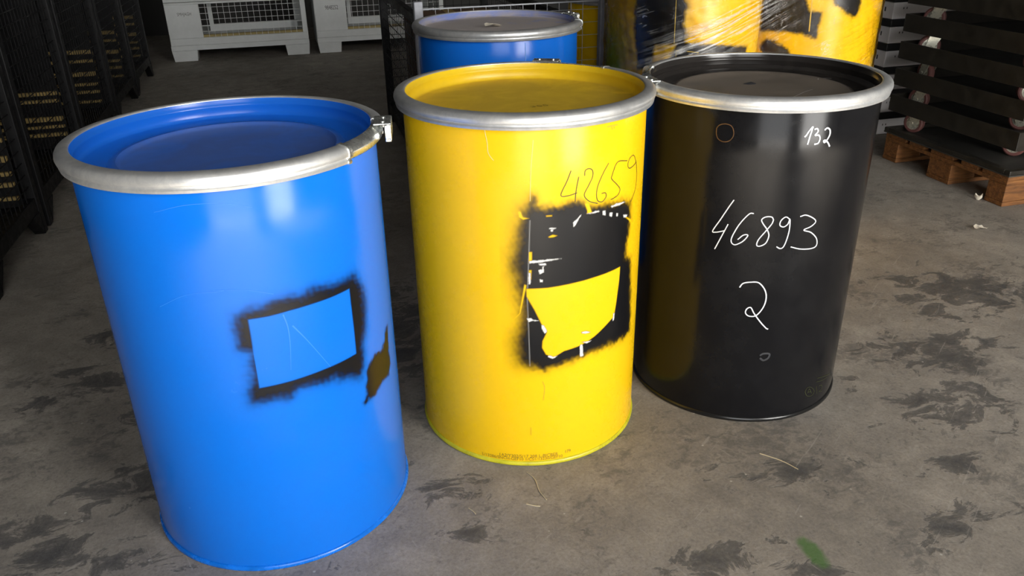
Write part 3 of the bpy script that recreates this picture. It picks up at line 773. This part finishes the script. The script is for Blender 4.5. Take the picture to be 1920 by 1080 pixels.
marks(d1, 'bare_line', dz(L_LINE), .2790, .0024, M['yellow_line'], 'thin bare yellow lines across the black', off=.0012, straight=True)
marks(d2, 'bare_line', dz(R_LINE), .2790, .0036, M['yellow_line'], 'thin bare yellow line across the black', off=.0012, straight=True)
d3 = drum('plain yellow drum standing behind the cages, seen through black mesh', (1.515, 3.585), .853, .298, .2807, M['yellow'], M['lid_yellow'], M['chime_yellow'], 'flat', M['zinc_worn'], 120, 0, None, 72)


def film_hull(cs, rad, z0, z1):
    pts = []
    for (x, y) in cs:
        for k in range(120):
            a = 2 * math.pi * k / 120
            pts.append((x + rad * math.cos(a), y + rad * math.sin(a)))
    pts = sorted(set((round(a, 5), round(b, 5)) for a, b in pts))
    def half(ps):
        h = []
        for p in ps:
            while len(h) > 1 and (h[-1][0] - h[-2][0]) * (p[1] - h[-2][1]) - (h[-1][1] - h[-2][1]) * (p[0] - h[-2][0]) <= 0:
                h.pop()
            h.append(p)
        return h
    a = half(pts); b = half(pts[::-1])
    return a[:-1] + b[:-1]


hull = film_hull([LD, RD], .285, 0, 0)
hp = np.array(hull); seg_ = np.linalg.norm(np.roll(hp, -1, 0) - hp, axis=1); per = seg_.sum(); cum = np.concatenate([[0], np.cumsum(seg_)])
nu, nz_ = 420, 110
us = np.linspace(0, per, nu, endpoint=False); loop = np.concatenate([hp, hp[:1]])
px_ = np.interp(us, cum, loop[:, 0]); py_ = np.interp(us, cum, loop[:, 1])
zs = np.linspace(.138, .99, nz_)
cx_, cy_ = hp.mean(0)
fv = []; fuv = []
for j, z in enumerate(zs):
    for i in range(nu):
        dn = .0012 * math.sin(us[i] * 75 + z * 130) + .0010 * math.sin(us[i] * 31 - z * 60 + 1) + .0008 * math.sin(us[i] * 150 + z * 40)
        vx, vy = px_[i] - cx_, py_[i] - cy_; L_ = math.hypot(vx, vy)
        fv.append((px_[i] + vx / L_ * (dn + .001), py_[i] + vy / L_ * (dn + .001), z)); fuv.append((us[i], z))
ff = [(j * nu + i, j * nu + (i + 1) % nu, (j + 1) * nu + (i + 1) % nu, (j + 1) * nu + i) for j in range(nz_ - 1) for i in range(nu)]
fm = MB(); fm.add(fv, ff)
fo = fm.build('stretch_film', M['film'], smooth=70)
uvl = fo.data.uv_layers.new(name='UVMap')
uvd = np.array([fuv[l.vertex_index] for l in fo.data.loops], np.float32)
uvl.data.foreach_set('uv', uvd.reshape(-1))
tag(fo, 'clear shiny stretch film wrapped around the pair of yellow and black drums', 'film')


def pallet(label, x0, y0, lx, ly, long_x=True):
    """wooden pallet: nine blocks, three bottom boards, three cross boards and five deck boards"""
    t = thing('wooden_pallet', label, 'pallet', (x0, y0, 0))
    bl = .145; bw = .10
    for j, yb in enumerate((0, (ly - bl) / 2, ly - bw)):
        bwj = bl if j == 1 else bw
        m = MB(); m.box(0, lx, yb, yb + bwj, 0, .020); m.build('bottom_board', M['pallet'], t, bevel=.003)
        for xb in (0, (lx - bl) / 2, lx - bl):
            m = MB(); m.box(xb + .001, xb + bl - .001, yb + .001, yb + bwj - .001, .0202, .0960); m.build('block', M['pallet'], t, bevel=.003)
    for xb in (0, (lx - bl) / 2, lx - bl):
        m = MB(); m.box(xb, xb + bl, 0, ly, .0962, .1150); m.build('cross_board', M['pallet'], t, bevel=.003)
    for k, wd in enumerate((.145, .10, .145, .10, .145)):
        yb = (ly - wd) * k / 4
        m = MB(); m.box(0, lx, yb, yb + wd, .1152, .1360); m.build('deck_board', M['pallet'], t, bevel=.003)
    return t

pallet('wooden pallet under the film-wrapped yellow drums', 1.035, 2.74, 1.165, .445)
pallet('reddish brown wooden pallet carrying the stack of black dollies', 2.88, 2.634, 1.18, .78)

# ---------------------------------------------------------------- stack of black dollies
DX, DY = 1.18, .80
gD = 'black dollies stacked on the pallet'
tray = thing('black_tray', 'flat black tray lying on the pallet beneath all the dollies', 'tray', (2.870, 2.624, .1362))
m = MB(); m.box(0, DX, 0, DY, .0, .006); o_ = m.build('deck', M['dolly_deck'], tray)
m = MB()
for a in ((0, DX, 0, .03, .0062, .026), (0, DX, DY - .03, DY, .0062, .026), (0, .03, .0302, DY - .0302, .0062, .026), (DX - .03, DX, .0302, DY - .0302, .0062, .026)):
    m.box(*a)
m.build('rim', M['dolly'], tray, bevel=.004)
m = MB()
for a in ((.035, .05, .10, .30, .0062, .020), (.035, .05, .48, .70, .0062, .020)):
    m.box(*a)
m.build('stop_strip', M['dolly'], tray)


def caster(parent, x, y, top, hgt, rot):
    """swivel caster hanging under a dolly: plate, fork, wheel"""
    e = bpy.data.objects.new('caster', None); e.empty_display_size = .02; col.objects.link(e); e.parent = parent
    e.location = (x, y, top); e.rotation_euler = (0, 0, rot)
    wr = .050; zc = -hgt + wr
    p = MB(); p.box(-.04, .04, -.04, .04, -.004, 0); p.cyl((0, 0, -.009), 'z', .026, .010, 20)
    for s in (-1, 1):
        y0_ = s * .023
        n_ = 14; prof = [(-.030, -.014), (.030, -.014), (.030, -.022)]
        prof += [(.024 + .020 * math.cos(q), zc + .020 * math.sin(q)) for q in np.linspace(.6, -2.4, n_)]
        vs = [(a, y0_ - .0015, b) for a, b in prof] + [(a, y0_ + .0015, b) for a, b in prof]; q = len(prof)
        p.add(vs, [tuple(range(q)), tuple(range(2 * q - 1, q - 1, -1))] + [(k, q + k, q + (k + 1) % q, (k + 1) % q) for k in range(q)])
    p.cyl((.024, 0, zc), 'y', .007, .056, 12)
    p.build('fork', M['caster_fork'], e, smooth=40)
    w = MB(); w.v = []
    ring = [(.034, -.015), (.043, -.016), (.0485, -.012), (wr, -.005), (wr, .005), (.0485, .012), (.043, .016), (.034, .015)]
    vs = []; S = 32
    for i in range(S):
        a = 2 * math.pi * i / S
        for r_, o in ring:
            vs.append((.024 + r_ * math.cos(a), o, zc + r_ * math.sin(a)))
    n = len(ring)
    w.add(vs, [(i * n + k, ((i + 1) % S) * n + k, ((i + 1) % S) * n + (k + 1) % n, i * n + (k + 1) % n) for i in range(S) for k in range(n)])
    w.build('tyre', M['caster_tyre'], e, smooth=40)
    h = MB(); h.cyl((.024, 0, zc), 'y', .0342, .026, 28); h.cyl((.024, 0, zc), 'y', .012, .034, 16)
    h.build('hub', M['caster_fork'], e, smooth=40)
    return e


def make_dolly(top, caster_h, label):
    t = thing('black_dolly', label, 'dolly', (2.880, 2.634, top - .080), 0, gD)
    m = MB(); m.box(.006, DX - .006, .006, DY - .006, .012, .016); m.build('deck', M['dolly_deck'], t)
    m = MB()
    for a in ((0, DX, 0, .006, 0, .080), (0, DX, DY - .006, DY, 0, .080), (0, .006, .0061, DY - .0061, 0, .080), (DX - .006, DX, .0061, DY - .0061, 0, .080)):
        m.box(*a)
    m.build('rim', M['dolly'], t, bevel=.0015)
    for x, y, ro in ((.105, .690, 1.95), (.25, .21, 2.1), (DX - .11, .70, 1.0), (DX - .11, .10, -.4)):
        caster(t, x, y, .0119, caster_h, ro)
    return t

low = make_dolly(.325, .1145, 'lowest black dolly, the one standing just above the flat tray')
low2 = make_dolly(.453, .1230, 'second black dolly from the bottom of the stack')
names_ = ['third black dolly from the bottom of the stack', 'fourth black dolly from the bottom of the stack', 'fifth black dolly from the bottom of the stack', 'sixth black dolly up, at the top edge of the photo']
for k, nm in enumerate(names_):
    c_ = copy_tree(low2); c_.location.z = .581 + .1275 * k - .080
    c_['label'] = nm
    for j, ch in enumerate([q for q in c_.children if q.name.startswith('caster')]):
        ch.rotation_euler.z += (.35 * ((k * 7 + j * 3) % 4) - .45)

# ---------------------------------------------------------------- stack of white crates with black rims
gC = 'white crates behind the dollies'
def make_crate(z, label):
    t = thing('storage_crate', label, 'crate', (3.100, 3.80, z), 0, gC)
    m = MB(); m.box(.006, .58, .0, .38, .0005, .0855); m.build('body', M['crate_white'], t, bevel=.004)
    m = MB(); m.box(0, .586, -.006, .386, .086, .1245); m.build('rim', M['crate_black'], t, bevel=.004)
    for x in (.066, .086, .30):
        m = MB(); m.box(x, x + .004, -.0015, .0005, .050, .060); o = m.build('slot', M['crate_black'], t); o['label'] = 'small dark slot'
    for y in (.06, .20):
        m = MB(); m.box(.0045, .0065, y, y + .008, .036, .058); o = m.build('slot', M['crate_black'], t); o['label'] = 'small dark slot'
    return t
c0 = make_crate(.0005, 'white crate with black rim, bottom of the stack behind the dollies')
for k, w in enumerate(['second', 'third', 'fourth', 'fifth', 'sixth', 'seventh']):
    c_ = copy_tree(c0); c_.location.z = .0005 + .125 * (k + 1) - .004 * 0
    c_['label'] = '%s white crate up from the floor in the stack behind the dollies' % w


# ---------------------------------------------------------------- mesh cages
def wires(mb, o, u, v, lu, lv, pu, pv, r):
    """a grid of wires: o corner, u and v unit directions, lengths and pitches"""
    o = Vector(o); u = Vector(u); v = Vector(v)
    for k in range(1, int(lu / pu + .5)):
        a = o + u * (k * pu); mb.bar(a, a + v * lv, r)
    for k in range(1, int(lv / pv + .5)):
        a = o + v * (k * pv); mb.bar(a, a + u * lu, r)


def black_cage(label, x1, y0, y1, depth, H, mat, group, planks=(), foot=True, pitch=.05, zb=.10, wr=.0022):
    """mesh cage: its long face lies in the plane x = x1 and looks to +x"""
    t = thing('mesh_cage', label, 'cage', (x1 - depth / 2, (y0 + y1) / 2, 0), 0, group)
    hx = depth / 2; hy = (y1 - y0) / 2; p = .045
    for sx in (-1, 1):
        for sy in (-1, 1):
            m = MB(); xa, xb = sorted((sx * hx, sx * (hx - p))); ya, yb = sorted((sy * hy, sy * (hy - p)))
            m.box(xa, xb, ya, yb, 0.0005, H)
            if foot:
                q = ya if sy > 0 else yb; e = -sy
                vs = [(xa, q, zb), (xa, q + e * .10, zb), (xa, q, .004), (xb, q, zb), (xb, q + e * .10, zb), (xb, q, .004)]
                m.add(vs, [(0, 1, 2), (5, 4, 3), (0, 3, 4, 1), (1, 4, 5, 2), (2, 5, 3, 0)])
            m.build('post', mat, t, bevel=.004)
    for nm, z0_, z1_ in (('bottom_rail', zb, zb + .06), ('top_rail', H - .045, H - .001)):
        m = MB()
        for s in (-1, 1):
            xa, xb = sorted((s * (hx - .004), s * (hx - .036))); m.box(xa, xb, -hy + p + .0005, hy - p - .0005, z0_, z1_)
            ya, yb = sorted((s * (hy - .004), s * (hy - .036))); m.box(-hx + p + .0005, hx - p - .0005, ya, yb, z0_, z1_)
        m.build(nm, mat, t, bevel=.003)
    zz = zb + .06; hh = H - .045 - zz
    for s in (-1, 1):
        m = MB(); wires(m, (s * (hx - .015), -hy + p, zz), (0, 1, 0), (0, 0, 1), 2 * (hy - p), hh, pitch, pitch, wr); m.build('mesh_panel', mat, t)
        m = MB(); wires(m, (-hx + p, s * (hy - .015), zz), (1, 0, 0), (0, 0, 1), 2 * (hx - p), hh, pitch, pitch, wr); m.build('mesh_panel', mat, t)
    m = MB(); m.box(-hx + .037, hx - .037, -hy + .037, hy - .037, zb + .02, zb + .026); m.build('floor_sheet', mat, t)
    if planks:
        m = MB(); m.box(-hx + .038, -hx + .042, -hy + p, hy - p, zb + .03, H - .05); m.build('shade_back_sheet', mat, t)  # dark sheet added to make the cage interior look black
        m = MB(); m.box(-hx + .05, hx - .05, hy - .052, hy - .048, zb + .03, H - .05); m.build('shade_end_sheet', mat, t)  # second added sheet, darkens the far end of the interior
    for z0_, z1_, yo in planks:
        m = MB(); m.box(-hx + .06, hx - .055, hy - .075 - yo, hy - .055 - yo, z0_, z1_); o = m.build('board', M['wood_pale'], t, bevel=.003); o['label'] = 'pale wooden board inside the mesh'
    return t

gL = 'black mesh cages along the left'
B_ = [2.90, 3.66, 4.60, 5.54, 6.38, 7.24]
lab = ['black mesh cage nearest the camera in the row on the left', 'second black mesh cage back in the row on the left', 'middle black mesh cage of the row on the left', 'fourth black mesh cage back in the row on the left',
       'farthest black mesh cage of the left row, beside the white box']
for k in range(5):
    zz_ = [(.455, .478, 0), (.405, .422, 0), (.325, .350, 0), (.268, .285, 0), (.222, .240, 0), (.165, .180, 0)] if k != 1 else [(.402, .420, 0), (.366, .382, 0), (.272, .296, 0), (.238, .252, 0), (.196, .214, 0)]
    black_cage(lab[k], -1.10, B_[k] + .025, B_[k + 1] - .025, .80, 1.45, M['cage_black'], gL, zz_)

# dark cage and grey cage behind the dusty blue drum
black_cage('dark grey mesh cage behind the blue drum, long side to the aisle', 1.195, 3.62, 5.06, .655, .79, M['cage_black'], None, foot=False, zb=.06)
t = thing('mesh_gate', 'light grey mesh gate frame standing just behind the dusty blue drum', 'gate', (.866, 3.222, 0))
for x in (-.392, .362):
    m = MB(); m.box(x, x + .034, -.017, .017, .0065, .895); m.build('post', M['cage_grey'], t, bevel=.004)
    m = MB(); m.box(x - .015, x + .049, -.028, .028, .0005, .006); m.build('base_plate', M['cage_grey'], t)
m = MB(); m.box(-.3575, .3615, -.012, .012, .05, .085); m.build('bottom_rail', M['cage_grey'], t)
m = MB(); wires(m, (-.358, 0, .085), (1, 0, 0), (0, 0, 1), .719, .78, .05, .05, .0013); m.bar((-.358, 0, .866), (.361, 0, .866), .0035); m.build('mesh_panel', M['cage_grey'], t)

# brown cardboard box inside the dark cage
t = thing('cardboard_box', 'brown cardboard box inside the dark mesh cage', 'box', (.875, 4.40, .087))
m = MB(); m.box(-.24, .24, -.30, .30, 0, .60); m.build('carton', M['cardboard'], t, bevel=.004)
m = MB(); m.box(-.03, .03, -.302, -.3002, 0.01, .602); m.box(-.03, .03, -.302, .30, .6002, .602); o_ = m.build('tape', M['wood_pale'], t)


# ---------------------------------------------------------------- white steel boxes
def white_box(label, x0, x1, y0, code, H=.93, D=.80):
    t = thing('white_stillage', label, 'stillage', (x0, y0, 0)); W = x1 - x0
    lp = .285; rp = .045; zb = .092; w0 = .195; w1 = .475; w2 = .53; w3 = .86
    m = MB()
    m.box(0, W, 0, .03, zb, .135)
    m.box(.004, W - .004, .003, .03, .1355, w0)
    m.box(.004, lp, .003, .03, w0, w1); m.box(W - rp, W - .004, .003, .03, w0, w1)
    m.box(.004, W - .004, .0, .03, w1, .492); m.box(.004, W - .004, .004, .03, .4955, w2)
    m.box(.004, lp, .004, .03, w2, w3); m.box(W - rp, W - .004, .004, .03, w2, w3); m.box(0, W, 0, .03, w3, H)
    m.build('front_panel', M['white_steel'], t, bevel=.003)
    m = MB(); wires(m, (lp, .012, w0), (1, 0, 0), (0, 0, 1), W - lp - rp, w1 - w0, .05, .05, .0022); wires(m, (lp, .012, w2), (1, 0, 0), (0, 0, 1), W - lp - rp, w3 - w2, .05, .05, .0022)
    m.build('mesh_panel', M['white_wire'], t)
    for xa in (0, W - .03):
        m = MB(); m.box(xa, xa + .03, .0305, D, zb, H); m.build('side_panel', M['white_steel'], t, bevel=.003)
    m = MB(); m.box(.0305, W - .0305, D - .03, D, zb, .20); m.box(.0305, W - .0305, D - .03, D, .66, H); m.box(.0305, .12, D - .03, D, .2005, .6595); m.box(W - .1, W - .0305, D - .03, D, .2005, .6595)
    m.build('back_panel', M['white_steel'], t)
    m = MB(); m.box(lp - .02, W - .0305, .0305, .075, .19, .213); o = m.build('floor_board', M['floorboard'], t); o['label'] = 'yellowish wooden edge board inside'
    m = MB(); m.box(.0305, W - .0305, .0755, D - .0305, .15, .195); m.build('base', M['white_steel'], t)
    m = MB(); m.box(.32, .355, .40, .44, .1955, .60); m.build('inner_post', M['white_steel'], t)
    m = MB(); m.box(.3555, W - .08, .40, .44, .1955, .255); m.build('inner_rail', M['white_steel'], t)
    for xa in (0, W - .215):
        for ya in (0.002, D - .15):
            f = MB(); f.add([(xa + .012, ya, 0.0005), (xa + .205, ya, 0.0005), (xa + .205, ya + .14, 0.0005), (xa + .012, ya + .14, 0.0005), (xa, ya, zb - .0005), (xa + .215, ya, zb - .0005), (xa + .215, ya + .14, zb - .0005), (xa, ya + .14, zb - .0005)],
                            [(0, 3, 2, 1), (4, 5, 6, 7), (0, 1, 5, 4), (1, 2, 6, 5), (2, 3, 7, 6), (3, 0, 4, 7)])
            f.build('foot', M['white_steel'], t, bevel=.003)
    v, f = text_mesh(code, .115, .036)
    m = MB(); m.add([(.10 + a, .0022, .375 + b) for a, b, _ in v], f); o = m.build('stencilled_code', M['stencil'], t); o['label'] = 'small faint grey stencilled code'
    return t

white_box('white steel mesh box at the back left next to the black cages', -1.005, .178, 7.80, 'SMHJAGH')
white_box('white steel mesh box partly hidden behind the dark cage', .250, 1.433, 7.80, '9848252')

# ---------------------------------------------------------------- litter
def scrap(name, label, x, y, z, L, Wd, rz, mat, cat, curl=.3, seed=0):
    r_ = random.Random(seed); nx = 7; ny = 4; m = MB(); vs = []
    for s in (0, 1):
        for j in range(ny):
            for i in range(nx):
                u_ = i / (nx - 1) - .5; v_ = j / (ny - 1) - .5
                hh = curl * Wd * (math.sin(u_ * 5 + seed) * .3 + v_ * v_ * 1.5 + r_.uniform(0, .25)) if s else 0
                vs.append([u_ * L * (1 - .5 * abs(v_)) + r_.uniform(-.06, .06) * L * 0, v_ * Wd * (1 - .6 * u_ * u_), hh])
    n = nx * ny; top = vs[n:]; zmin = min(p[2] for p in top)
    for p in top: p[2] -= zmin - .0006
    low = [[p[0], p[1], p[2] - .0005] for p in top]
    V = low + top; F = []
    for j in range(ny - 1):
        for i in range(nx - 1):
            a = j * nx + i
            F += [(a, a + nx, a + nx + 1, a + 1), (n + a, n + a + 1, n + a + nx + 1, n + a + nx)]
    for i in range(nx - 1):
        F += [(i, i + 1, n + i + 1, n + i), ((ny - 1) * nx + i + 1, (ny - 1) * nx + i, n + (ny - 1) * nx + i, n + (ny - 1) * nx + i + 1)]
    for j in range(ny - 1):
        F += [((j + 1) * nx, j * nx, n + j * nx, n + (j + 1) * nx), (j * nx + nx - 1, (j + 1) * nx + nx - 1, n + (j + 1) * nx + nx - 1, n + j * nx + nx - 1)]
    m.add(V, F)
    o = m.build(name, mat, None, (x, y, z), smooth=60); o.rotation_euler.z = rz
    return tag(o, label, cat)


scrap('paper_scrap', 'crumpled pale paper scrap on the open floor before the pallet', 2.602, 2.450, .0, .070, .035, .2, M['paper'], 'litter', .55, 3)
scrap('paper_scrap', 'white paper strip leaning by the near pallet block', 2.855, 2.740, .0, .012, .032, .5, M['paper'], 'litter', .9, 5)
scrap('paper_scrap', 'torn beige paper lying on the dusty blue lid', .716 - .02, 2.876 - .02,   .8585 - .0207, .075, .035, .5, M['paper'], 'litter', .4, 9)


def straw(label, pts, w=.0022):
    m = MB(); P = smooth_path(pts, 5)
    c = np.mean(P, 0)
    for p, q in zip(P[:-1], P[1:]):
        m.bar((p[0] - c[0], p[1] - c[1], w), (q[0] - c[0], q[1] - c[1], w), w, 5)
    return tag(m.build('straw', M['straw'], None, (c[0], c[1], 0)), label, 'straw')

straw('long bent pale straw on the floor in front of the yellow drum', [(.416, 1.493), (.427, 1.462), (.425, 1.42), (.432, 1.385)], .0012)
straw('short pale straw below the long bent one', [(.384, 1.385), (.400, 1.374), (.412, 1.369)], .0012)
straw('short straw lying left of the bent straw, nearer the blue drum', [(.255, 1.408), (.262, 1.396), (.266, 1.385)], .0011)
straw('thin straw on the floor right below the black drum', [(.985, 1.40), (1.02, 1.36), (1.04, 1.32)], .0011)
